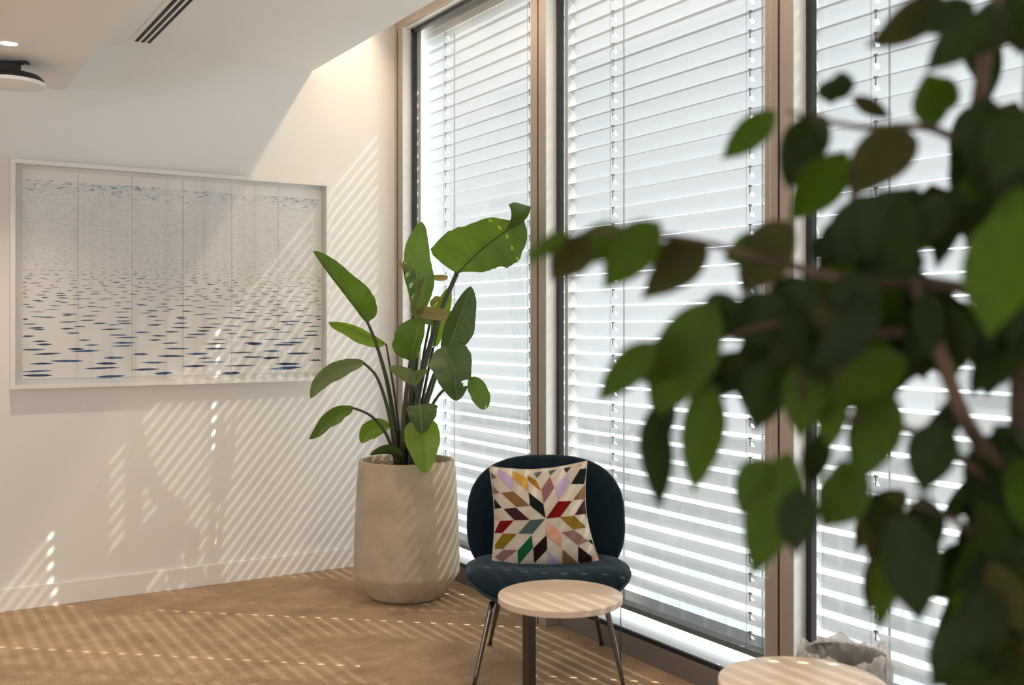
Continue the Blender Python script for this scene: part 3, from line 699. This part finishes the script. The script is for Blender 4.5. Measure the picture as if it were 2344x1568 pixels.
# patchwork cushion
def cushion():
    W2, H2, T = .235, .228, .075
    c0 = P(1246, 1183, 4.52)
    e = thing('patchwork_cushion', 'cream patchwork cushion with a coloured diamond star leaning on the navy chair', 'cushion', c0)
    lean = math.radians(14)
    ex = RGT; ez = (UP*math.cos(lean)+FWD*math.sin(lean)); ey = ez.cross(ex)   # ey points away from viewer
    # corner pixels of the front face in the photograph's crop; bilinear to cushion plane
    K = 5.6
    def plane(zx, zy):                                   # crop pixel -> metres on the cushion plane
        px, py = 1080+zx/K, 1030+zy/K
        return (px-1246)/F*4.52, -(py-1183)/F*4.52/math.cos(lean)*.985
    cor = [plane(222,225), plane(1490,155), plane(1632,1440), plane(255,1468)]   # TL TR BR BL
    def uv2(u, v):                                       # u right, v down (0..1)
        def mixp(p, q, t): return (p[0]+(q[0]-p[0])*t, p[1]+(q[1]-p[1])*t)
        top = mixp(cor[0],cor[1],u); bot = mixp(cor[3],cor[2],u); x, y = mixp(top, bot, v)
        # edges pulled in between the corners
        su = math.sin(math.pi*u); sv = math.sin(math.pi*v)
        x += (.018*(1-u)-.032*u*(1 if v > .4 else 1))*sv*(abs(2*u-1)); y += (-.024*(1-v)*su - .006*v*su)*abs(2*v-1)
        return x, y
    def height(u, v):
        a = max(4*u*(1-u),0)**.48; b = max(4*v*(1-v),0)**.48
        dent = math.exp(-(((u-.47)/.10)**2+((v-.10)/.22)**2))
        wr = .0035*math.sin(22*u+9*v)*math.exp(-((v-1)/.12)**2) + .003*math.sin(19*v+7*u)*math.exp(-((u-1)/.14)**2)
        return T*a*b*(1-.55*dent) + wr
    def pos(u, v, off=0, side=1):
        x, y = uv2(u, v); h = height(u, v)*side + off
        return ex*x + ez*y - ey*h
    N = 36; vs, fs = [], []
    for side in (1,-1):
        for j in range(N+1):
            for i in range(N+1): vs.append(pos(i/N, j/N, 0, side*(1 if side > 0 else .8)))
    for s in (0,1):
        o_ = s*(N+1)**2
        for j in range(N):
            for i in range(N):
                q = (o_+j*(N+1)+i, o_+j*(N+1)+i+1, o_+(j+1)*(N+1)+i+1, o_+(j+1)*(N+1)+i); fs.append(q[::-1] if s == 0 else q)
    me = pymesh('cover', vs, fs); bm = bmesh.new(); bm.from_mesh(me); bmesh.ops.remove_doubles(bm, verts=bm.verts, dist=2e-4)
    bmesh.ops.recalc_face_normals(bm, faces=bm.faces); bm.to_mesh(me); bm.free()
    M_cream = mat('cream_velvet', (.56,.49,.40), .8, spec=.2); noise_col(M_cream, (.50,.435,.35), (.60,.53,.44), 14, 3)
    bsdf(M_cream).inputs['Sheen Weight'].default_value = .3
    obj('cover', me, M_cream, e, True)
    rim = [pos(i/24,0) for i in range(24)]+[pos(1,i/24) for i in range(24)]+[pos(1-i/24,1) for i in range(24)]+[pos(0,1-i/24) for i in range(24)]
    tube('piping', rim, .0028, M_cream, e, 6, True)
    cols = dict(lilac=(.42,.33,.50), ochre=(.50,.27,.05), dochre=(.30,.14,.015), grey=(.13,.125,.095), mauve=(.25,.13,.125), brown=(.20,.105,.042),
                black=(.008,.010,.009), plum=(.045,.014,.018), red=(.16,.004,.006), teal=(.06,.095,.09), olive=(.21,.13,.012), green=(.008,.10,.035),
                dplum=(.022,.006,.007), peach=(.62,.32,.22), tgreen=(.06,.13,.10))
    polys = [('lilac',[(345,240),(520,385),(520,550),(330,345)]),('ochre',[(525,280),(720,390),(725,555),(525,385)]),('dochre',[(715,345),(830,410),(885,545),(722,405)]),
     ('grey',[(232,295),(325,375),(240,385)]),('mauve',[(250,465),(358,568),(270,575)]),('brown',[(375,568),(535,555),(740,735),(570,745)]),('black',[(280,635),(385,755),(285,762)]),
     ('plum',[(405,768),(565,758),(735,908),(545,910)]),('black',[(728,565),(912,715),(938,885),(742,728)]),('red',[(365,915),(538,912),(395,1062),(285,1060)]),
     ('teal',[(745,908),(930,898),(770,1078),(590,1076)]),('olive',[(400,1070),(575,1078),(400,1258),(298,1255),(302,1200)]),('mauve',[(410,1265),(580,1272),(395,1415),(295,1355)]),
     ('green',[(762,1095),(778,1245),(592,1452),(585,1280)]),('dplum',[(950,1092),(958,1268),(795,1430),(783,1252)]),('plum',[(290,1465),(395,1430),(395,1490)]),
     ('dplum',[(735,1480),(790,1440),(790,1482)]),('lilac',[(965,1280),(1140,1450),(962,1470)]),('peach',[(948,920),(1130,1060),(1140,1255),(952,1085)]),
     ('brown',[(1152,1265),(1338,1420),(1335,1448),(1180,1455),(1150,1440)]),('dplum',[(1350,1225),(1525,1350),(1520,1446),(1440,1450),(1348,1415)]),
     ('mauve',[(1145,1060),(1300,1030),(1480,1160),(1355,1218)]),('olive',[(1122,875),(1300,855),(1458,990),(1295,1025)]),('red',[(945,890),(1100,680),(1275,672),(1120,875)]),
     ('plum',[(1440,652),(1478,650),(1470,820),(1310,848)]),('brown',[(1452,455),(1474,520),(1448,640),(1290,662)]),('black',[(1395,262),(1484,250),(1478,330),(1440,450),(1270,458)]),
     ('lilac',[(1215,320),(1248,435),(1100,670),(1070,505)]),('mauve',[(1000,365),(1052,512),(915,705),(890,525)]),('tgreen',[(985,288),(1085,270),(1005,350)]),
     ('grey',[(800,312),(905,292),(835,375)]),('plum',[(1182,252),(1278,236),(1215,315)]),('peach',[(1372,200),(1428,168),(1400,240)]),('green',[(1450,828),(1484,822),(1484,868)]),
     ('black',[(1480,1155),(1528,1142),(1556,1210)]),('peach',[(1535,1352),(1575,1325),(1612,1410),(1600,1428)]),('peach',[(292,832),(360,908),(292,898)])]
    # invert uv2 by search on a table
    TB = [(i/80, j/80, *uv2(i/80, j/80)) for i in range(81) for j in range(81)]
    def inv(x, y):
        u, v = min(TB, key=lambda r: (r[2]-x)**2+(r[3]-y)**2)[:2]
        for _ in range(12):
            x0, y0 = uv2(u, v); d = 1e-3
            xu, yu = uv2(u+d, v); xv, yv = uv2(u, v+d)
            a, b, c, dd = (xu-x0)/d, (xv-x0)/d, (yu-y0)/d, (yv-y0)/d; det = a*dd-b*c
            if abs(det) < 1e-9: break
            ex_, ey_ = x-x0, y-y0; u += (dd*ex_-b*ey_)/det; v += (a*ey_-c*ex_)/det
        return min(max(u,.004),.996), min(max(v,.004),.996)
    for cn, pl in polys:
        bmx = bmesh.new(); pv = [bmx.verts.new((*plane(*q), 0)) for q in pl]; fc = bmx.faces.new(pv)
        bmesh.ops.triangulate(bmx, faces=[fc]); 
        for _ in range(2): bmesh.ops.subdivide_edges(bmx, edges=bmx.edges[:], cuts=1, use_grid_fill=True)
        bmesh.ops.triangulate(bmx, faces=bmx.faces[:])
        for v in bmx.verts:
            u_, v_ = inv(v.co.x, v.co.y); v.co = pos(u_, v_, .0022)
        bmesh.ops.recalc_face_normals(bmx, faces=bmx.faces)
        mm = mat('patch_'+cn, cols[cn], .8, spec=.06); bsdf(mm).inputs['Sheen Weight'].default_value = .06
        obj('patch', bmx, mm, e, True)
cushion()

# ------------------------------------------------------------------ round side tables
M_oak = mat('light_oak', (.60,.44,.30), .33)
noise_col(M_oak, (.76,.60,.455), (.86,.70,.55), 7, 5, (.3,.7), stretch=(1,9,1))
M_edge = mat('oak_edge', (.66,.52,.41), .5)
M_post = mat('bronze_post', (.055,.036,.022), .42, metal=.3)
def table(label, right, fwd, prx, pfy):
    p = L(right, fwd, 0)
    e = thing('side_table', label, 'table', p, 'round wooden side tables', -YAW)
    R_, zt = .2255, .478
    lathe('table_top', [(0,zt),(R_-.003,zt),(R_-.001,zt-.001),(R_,zt-.003)], M_oak, e, 96)
    lathe('edge_band', [(R_,zt-.003),(R_,zt-.022),(R_-.003,zt-.025),(0,zt-.025)], M_edge, e, 96)
    bmx = bmesh.new(); bx(bmx, -.0185, .0185, -.0185, .0185, .010, zt-.025, .004); o = obj('post', bmx, M_post, e)
    o.location = (prx, pfy, 0); o.rotation_euler = (0,0,math.radians(38))
    bmx = bmesh.new(); bx(bmx, -.15, .17, -.13, .13, 0, .012, .004); obj('base_plate', bmx, M_post, e)
    bmx = bmesh.new(); bx(bmx, prx-.05, prx+.06, pfy-.05, pfy+.05, zt-.031, zt-.025); obj('mount_plate', bmx, M_post, e)
    return e
table('round light-wood side table on a dark post in front of the navy chair', .1742, 3.78, -.112, -.02)
table('round light-wood side table cut by the bottom edge, in front of the waste bin', .793, 2.85, -.10, -.02)

# thin cable hanging by the chair
tube_o = tube('cable', [P(1421,1372,4.36), P(1421,1450,4.36), P(1420,1520,4.36), L(.449,4.36,.004)], .0022, M_black, None, 6)
tag(tube_o, 'thin dark cable hanging straight down beside the chair leg', 'cable')

# ------------------------------------------------------------------ waste bin with plastic liner
def bin_():
    p = L((1932-CX)/F*3.24, 3.24, 0)
    e = thing('waste_bin', 'waste bin with a crumpled translucent liner beside the window mullion', 'bin', p)
    lathe('bin_body', [(0,0),(.105,0),(.112,.01),(.128,.425),(.131,.43),(.124,.43),(.108,.02),(0,.02)], mat('bin_grey', (.17,.165,.16), .5), e, 48)
    rnd = random.Random(11); seg, prof = 72, [(.100,.22),(.112,.34),(.117,.41),(.122,.437),(.131,.446),(.139,.440),(.143,.405),(.146,.36),(.147,.31)]
    ph = [rnd.uniform(0,6.28) for _ in range(8)]
    vs, fs = [], []; n = len(prof)
    for i in range(seg):
        a = 2*math.pi*i/seg
        for k, (r, z) in enumerate(prof):
            wob = sum(math.sin((q*4+2)*a+ph[q]+k*.7*(q+1))*.0048/(q*.35+1) for q in range(6)) + rnd.uniform(-.0045,.0045)
            zz = z + (.010*math.sin(5*a+ph[1])+.007*math.sin(11*a+ph[2])+.004*math.sin(23*a+ph[4]) if 3 <= k <= 5 else 0)
            vs.append(((r+wob)*math.cos(a+rnd.uniform(-.03,.03)), (r+wob)*math.sin(a+rnd.uniform(-.03,.03)), zz+rnd.uniform(-.003,.003)))
    for i in range(seg):
        j = (i+1)%seg
        for k in range(n-1): fs.append((i*n+k, j*n+k, j*n+k+1, i*n+k+1))
    m = mat('bin_liner', (.74,.72,.70), .3); out = m.node_tree.nodes['Material Output']
    t = nd(m,'ShaderNodeBsdfTranslucent'); t.inputs[0].default_value=(.8,.78,.75,1); tr = nd(m,'ShaderNodeBsdfTransparent')
    m1 = nd(m,'ShaderNodeMixShader'); m1.inputs[0].default_value=.4; lk(m,bsdf(m).outputs[0],m1.inputs[1]); lk(m,t.outputs[0],m1.inputs[2])
    m2 = nd(m,'ShaderNodeMixShader'); m2.inputs[0].default_value=.32; lk(m,m1.outputs[0],m2.inputs[1]); lk(m,tr.outputs[0],m2.inputs[2]); lk(m,m2.outputs[0],out.inputs[0])
    obj('liner', pymesh('liner', vs, fs), m, e, False)
bin_()

# ------------------------------------------------------------------ foreground fig tree
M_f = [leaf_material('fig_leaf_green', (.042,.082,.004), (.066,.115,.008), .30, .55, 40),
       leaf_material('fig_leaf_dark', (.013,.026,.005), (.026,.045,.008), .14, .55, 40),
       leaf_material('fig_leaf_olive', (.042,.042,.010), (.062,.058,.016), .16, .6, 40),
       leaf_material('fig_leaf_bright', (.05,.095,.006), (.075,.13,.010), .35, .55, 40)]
for m_ in M_f: bsdf(m_).inputs['Specular IOR Level'].default_value = .2
M_bark = mat('fig_bark', (.10,.06,.04), .8); noise_col(M_bark, (.07,.042,.028), (.15,.095,.062), 22, 3)
def fig_leaf_mesh(i, mm, fold, droop):
    vs, uv, fs = [], [], []; NT, NS = 12, 4
    for a in range(NT+1):
        t = a/NT
        wd = .5*(math.sin(math.pi*t**.80)**.85 if 0 < t < 1 else 0)
        if t > .82: wd *= (1-(t-.82)/.18*.35)
        wd = max(wd, .012 if t in (0,1) else 0)
        for s in range(-NS, NS+1):
            q = s/NS
            vs.append((q*wd, t, fold*abs(q)*wd - droop*t*t + .03*math.sin(9*t+i)*q*q)); uv.append((t, abs(q)*wd))
    W = 2*NS+1
    for a in range(NT):
        for s in range(W-1): fs.append((a*W+s, a*W+s+1, (a+1)*W+s+1, (a+1)*W+s))
    me = pymesh('leaf', vs, fs, uv); me.materials.append(mm); me.polygons.foreach_set('use_smooth', [True]*len(me.polygons)); return me
FIG = [[fig_leaf_mesh(i, mm, f, d) for i, (f, d) in enumerate(((.25,.10),(.1,.18),(-.15,.06)))] for mm in M_f]
def fig():
    tr = L(.585, 1.16, 0)
    e = thing('fig_tree', 'leafy green fig tree out of focus, reaching in from beside the viewer', 'tree', tr)
    inv = Matrix.Translation(-e.location); rnd = random.Random(21); cnt = [0]
    def leaf(b, t, wpx, d, kind=0, roll=None):
        db, dt = d+rnd.uniform(-.02,.02), d+rnd.uniform(-.035,.035)
        pb, pt = P(b[0],b[1],db), P(t[0],t[1],dt); Y = pt-pb; ln = Y.length; Yn = Y.normalized()
        toC = (CAMP-pb).normalized(); X = Yn.cross(toC).normalized(); Z = X.cross(Yn).normalized()
        ro = math.radians(roll if roll is not None else rnd.uniform(-25,25)); 
        X, Z = X*math.cos(ro)+Z*math.sin(ro), Z*math.cos(ro)-X*math.sin(ro)
        wd = wpx/F*d/max(abs(math.cos(ro)),.4)
        o = bpy.data.objects.new('leaf', rnd.choice(FIG[kind])); C.objects.link(o); o.parent = e; o.matrix_parent_inverse = inv
        M = Matrix.Identity(4); 
        for r in range(3): M[r][0] = X[r]*wd; M[r][1] = Y[r]; M[r][2] = Z[r]*min(wd*1.2,ln); M[r][3] = pb[r]
        o.matrix_basis = M; cnt[0] += 1
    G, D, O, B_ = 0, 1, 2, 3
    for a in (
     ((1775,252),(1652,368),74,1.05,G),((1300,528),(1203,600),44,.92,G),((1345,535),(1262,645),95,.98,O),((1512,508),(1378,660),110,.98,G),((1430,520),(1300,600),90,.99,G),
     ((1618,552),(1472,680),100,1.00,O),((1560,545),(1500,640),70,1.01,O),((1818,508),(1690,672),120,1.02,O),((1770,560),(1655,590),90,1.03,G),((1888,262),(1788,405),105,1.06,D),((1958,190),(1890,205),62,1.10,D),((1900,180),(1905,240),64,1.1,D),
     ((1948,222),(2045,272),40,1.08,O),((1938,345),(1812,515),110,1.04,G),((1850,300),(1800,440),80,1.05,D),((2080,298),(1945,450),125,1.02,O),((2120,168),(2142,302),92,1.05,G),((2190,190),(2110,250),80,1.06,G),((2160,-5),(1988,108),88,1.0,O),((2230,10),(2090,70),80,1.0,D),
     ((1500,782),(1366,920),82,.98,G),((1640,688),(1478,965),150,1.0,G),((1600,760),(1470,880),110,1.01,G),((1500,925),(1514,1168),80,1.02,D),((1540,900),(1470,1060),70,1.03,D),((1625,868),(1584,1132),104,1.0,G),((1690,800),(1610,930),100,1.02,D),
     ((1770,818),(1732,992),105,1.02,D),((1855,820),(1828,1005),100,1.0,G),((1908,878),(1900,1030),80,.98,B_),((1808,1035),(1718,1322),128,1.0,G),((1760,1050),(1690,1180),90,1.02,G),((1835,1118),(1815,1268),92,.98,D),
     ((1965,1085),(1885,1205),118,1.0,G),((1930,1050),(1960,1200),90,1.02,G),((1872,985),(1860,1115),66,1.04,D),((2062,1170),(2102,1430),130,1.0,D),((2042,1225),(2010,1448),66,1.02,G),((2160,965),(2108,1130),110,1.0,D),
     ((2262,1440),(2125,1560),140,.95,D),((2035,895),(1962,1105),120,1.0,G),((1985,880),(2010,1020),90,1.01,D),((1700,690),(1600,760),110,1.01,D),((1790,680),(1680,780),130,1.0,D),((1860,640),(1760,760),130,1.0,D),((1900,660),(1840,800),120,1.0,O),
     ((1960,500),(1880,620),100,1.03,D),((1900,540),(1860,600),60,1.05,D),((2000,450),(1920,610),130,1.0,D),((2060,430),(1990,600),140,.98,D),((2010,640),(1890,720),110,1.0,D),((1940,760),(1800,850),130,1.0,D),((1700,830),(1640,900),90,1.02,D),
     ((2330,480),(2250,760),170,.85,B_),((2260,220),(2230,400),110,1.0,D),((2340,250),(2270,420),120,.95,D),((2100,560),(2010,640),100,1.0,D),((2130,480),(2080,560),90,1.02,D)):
        leaf(*a)
    # crowded foliage deeper in the crown
    def inpoly(x, y, pg):
        c = False; j = len(pg)-1
        for i in range(len(pg)):
            if (pg[i][1] > y) != (pg[j][1] > y) and x < (pg[j][0]-pg[i][0])*(y-pg[i][1])/(pg[j][1]-pg[i][1])+pg[i][0]: c = not c
            j = i
        return c
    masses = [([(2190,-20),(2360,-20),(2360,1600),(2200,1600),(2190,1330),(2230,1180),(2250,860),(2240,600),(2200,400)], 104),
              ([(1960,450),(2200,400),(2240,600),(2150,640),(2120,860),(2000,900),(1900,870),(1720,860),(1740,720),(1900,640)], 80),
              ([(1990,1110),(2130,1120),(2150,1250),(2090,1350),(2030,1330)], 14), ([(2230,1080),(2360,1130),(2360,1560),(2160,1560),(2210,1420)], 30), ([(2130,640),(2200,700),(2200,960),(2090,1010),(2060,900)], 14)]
    holes = [(2180,615,42),(2150,880,36),(2290,950,46),(2080,640,20),(2090,1010,22),(2185,225,50),(2310,230,25)]
    for pg, n in masses:
        xs_ = [p[0] for p in pg]; ys_ = [p[1] for p in pg]; k = 0; tries = 0
        while k < n and tries < 4000:
            tries += 1
            x, y = rnd.uniform(min(xs_),max(xs_)), rnd.uniform(min(ys_),max(ys_))
            if not inpoly(x, y, pg): continue
            an = rnd.uniform(55,150); ln = rnd.uniform(130,210); x2, y2 = x+math.cos(math.radians(an))*ln, y+math.sin(math.radians(an))*ln
            mx_, my_ = (x+x2)/2, (y+y2)/2
            if not inpoly(mx_, my_, pg): continue
            if any((mx_-h[0])**2+(my_-h[1])**2 < (h[2]+50)**2 for h in holes): continue
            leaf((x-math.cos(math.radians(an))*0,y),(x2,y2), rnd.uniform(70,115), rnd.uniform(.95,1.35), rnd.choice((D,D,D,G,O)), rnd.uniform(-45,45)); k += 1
    # trunk, branches and twigs
    def br(pix, r0, r1, name='branch'):
        k = len(pix); pts = catmull([P(x,y,d) for x,y,d in pix], 6); n = len(pts)
        o = tube(name, pts, [r0+(r1-r0)*i/(n-1) for i in range(n)], M_bark, None, 8); o.parent = e; o.matrix_parent_inverse = inv
    tk = [Vector((tr.x,tr.y,.36)), Vector((tr.x+.01,tr.y,.8)), Vector((tr.x-.01,tr.y+.01,1.25)), Vector((tr.x,tr.y,1.75)), Vector((tr.x+.02,tr.y-.01,2.2))]
    o = tube('trunk', catmull(tk,6), [.024-.0006*i for i in range(25)], M_bark, None, 10); o.parent = e; o.matrix_parent_inverse = inv
    br([(2370,1180,1.15),(2290,1075,1.05),(2210,960,1.02),(2120,720,1.02),(2060,560,1.05)], .011, .005)
    br([(2340,560,1.12),(2240,380,1.1),(2250,160,1.08),(2290,-40,1.08)], .010, .006)
    br([(2360,700,1.12),(2150,650,1.05),(1950,640,1.02),(1780,600,1.01),(1560,545,1.0),(1330,530,.98)], .008, .0018)
    br([(2120,760,1.04),(1950,760,1.02),(1780,740,1.01),(1620,790,1.0)], .006, .0018)
    br([(2340,420,1.12),(2150,300,1.06),(1960,290,1.05),(1800,255,1.05)], .006, .0018)
    br([(2300,1120,1.06),(2120,1000,1.02),(1960,960,1.0),(1830,940,1.0)], .006, .0018)
    br([(2340,1350,1.1),(2200,1200,1.04),(2080,1150,1.0)], .006, .002)
    br([(2200,100,1.08),(2140,40,1.02),(2080,20,1.0)], .004, .002)
    # pot below, out of the picture
    bm_ = bmesh.new(); bm_.free()
    o = lathe('pot', [(0,0),(.14,0),(.175,.34),(.178,.36),(.165,.36),(.16,.33),(0,.33)], mat('pot_white', (.7,.69,.67), .5), e, 40)
    o2 = lathe('soil', [(0,.345),(.162,.345),(.160,.335),(0,.335)], M_soil, e, 40)
    return cnt[0]
fig()

# ------------------------------------------------------------------ outside: street, buildings and trees seen between the slats
M_ground = mat('street', (.55,.55,.53), .9); noise_col(M_ground, (.42,.42,.41), (.62,.62,.60), .15, 3)
g = box('ground', 8, 260, -160, 220, -24.5, -24, M_ground); g['kind'] = 'structure'
M_fac = [mat('facade_pale', (.66,.65,.62), .9), mat('facade_white', (.78,.77,.75), .9), mat('facade_grey', (.45,.47,.49), .9)]
M_fwin = mat('facade_glass', (.40,.42,.42), .8, spec=.1); M_fgr = mat('spandrel_green', (.30,.42,.35), .6)
def building(label, x, y0, y1, ztop, wall, fl=3.4, wy=2.6, green=False, depth=14):
    e = thing('office_building', label, 'building', (x, (y0+y1)/2, -24))
    inv = Matrix.Translation(-e.location)
    def ch(o): o.parent = e; o.matrix_parent_inverse = inv; return o
    ch(box('wall', x, x+depth, y0, y1, -24, ztop, wall)); ch(box('roof', x-.3, x+depth+.3, y0-.3, y1+.3, ztop, ztop+.5, M_fac[2]))
    nw = int((y1-y0-1)/wy); me = None; n = 0
    z = ztop-2.6
    while z > -22 and n < 280:
        for k in range(nw):
            if n >= 290: break
            yy = y0+.8+k*wy
            if me is None:
                b_ = bmesh.new(); bx(b_, -.08, .02, 0, wy*.78, 0, 1.7); me = bpy.data.meshes.new('window'); b_.to_mesh(me); b_.free(); me.materials.append(M_fwin)
            o = bpy.data.objects.new('window', me); C.objects.link(o); o.location = (x, yy, z); ch(o); n += 1
        if green: ch(box('spandrel', x-.1, x+.01, y0+.4, y1-.4, z+1.75, z+2.05, M_fgr))
        z -= fl
building('pale office block with bluish window bands seen through the slats near the tree', 30, -6, 22, 1.5, M_fac[1], 3.3, 2.4, True)
building('lower pale block with small windows seen through the middle blind', 46, 26, 58, -6, M_fac[0], 3.2, 2.2)
building('wide low building far beyond the window next to the end wall', 70, 66, 130, -9, M_fac[1], 3.6, 3.2)
def far_tree(x, y, h, label):
    e = thing('street_tree', label, 'tree', (x, y, -24), 'street trees below the windows')
    tube('trunk', [Vector((0,0,0)), Vector((.1,0,h*.5))], [.25,.15], M_bark, e, 8)
    rnd = random.Random(int(x*y)); b_ = bmesh.new()
    for k in range(14):
        v = Vector((rnd.gauss(0,1),rnd.gauss(0,1),rnd.gauss(0,.7)))*h*.16
        bmesh.ops.create_icosphere(b_, subdivisions=2, radius=h*rnd.uniform(.14,.22), matrix=Matrix.Translation(v+Vector((0,0,h*.68))))
    for v in b_.verts: v.co += Vector((rnd.uniform(-1,1),rnd.uniform(-1,1),rnd.uniform(-1,1)))*h*.015
    obj('crown', b_, mat('street_leaf', (.16,.24,.05), .9), e, True)
for i, (x, y, h) in enumerate(((26,40,9),(34,52,10),(30,60,8),(22,30,8))):
    far_tree(x, y, h, ('round street tree below the windows, first of the row beside the pale office block','tall street tree standing in front of the lower pale block','street tree beyond the tall one, towards the far building','small street tree closest to the office block corner')[i])
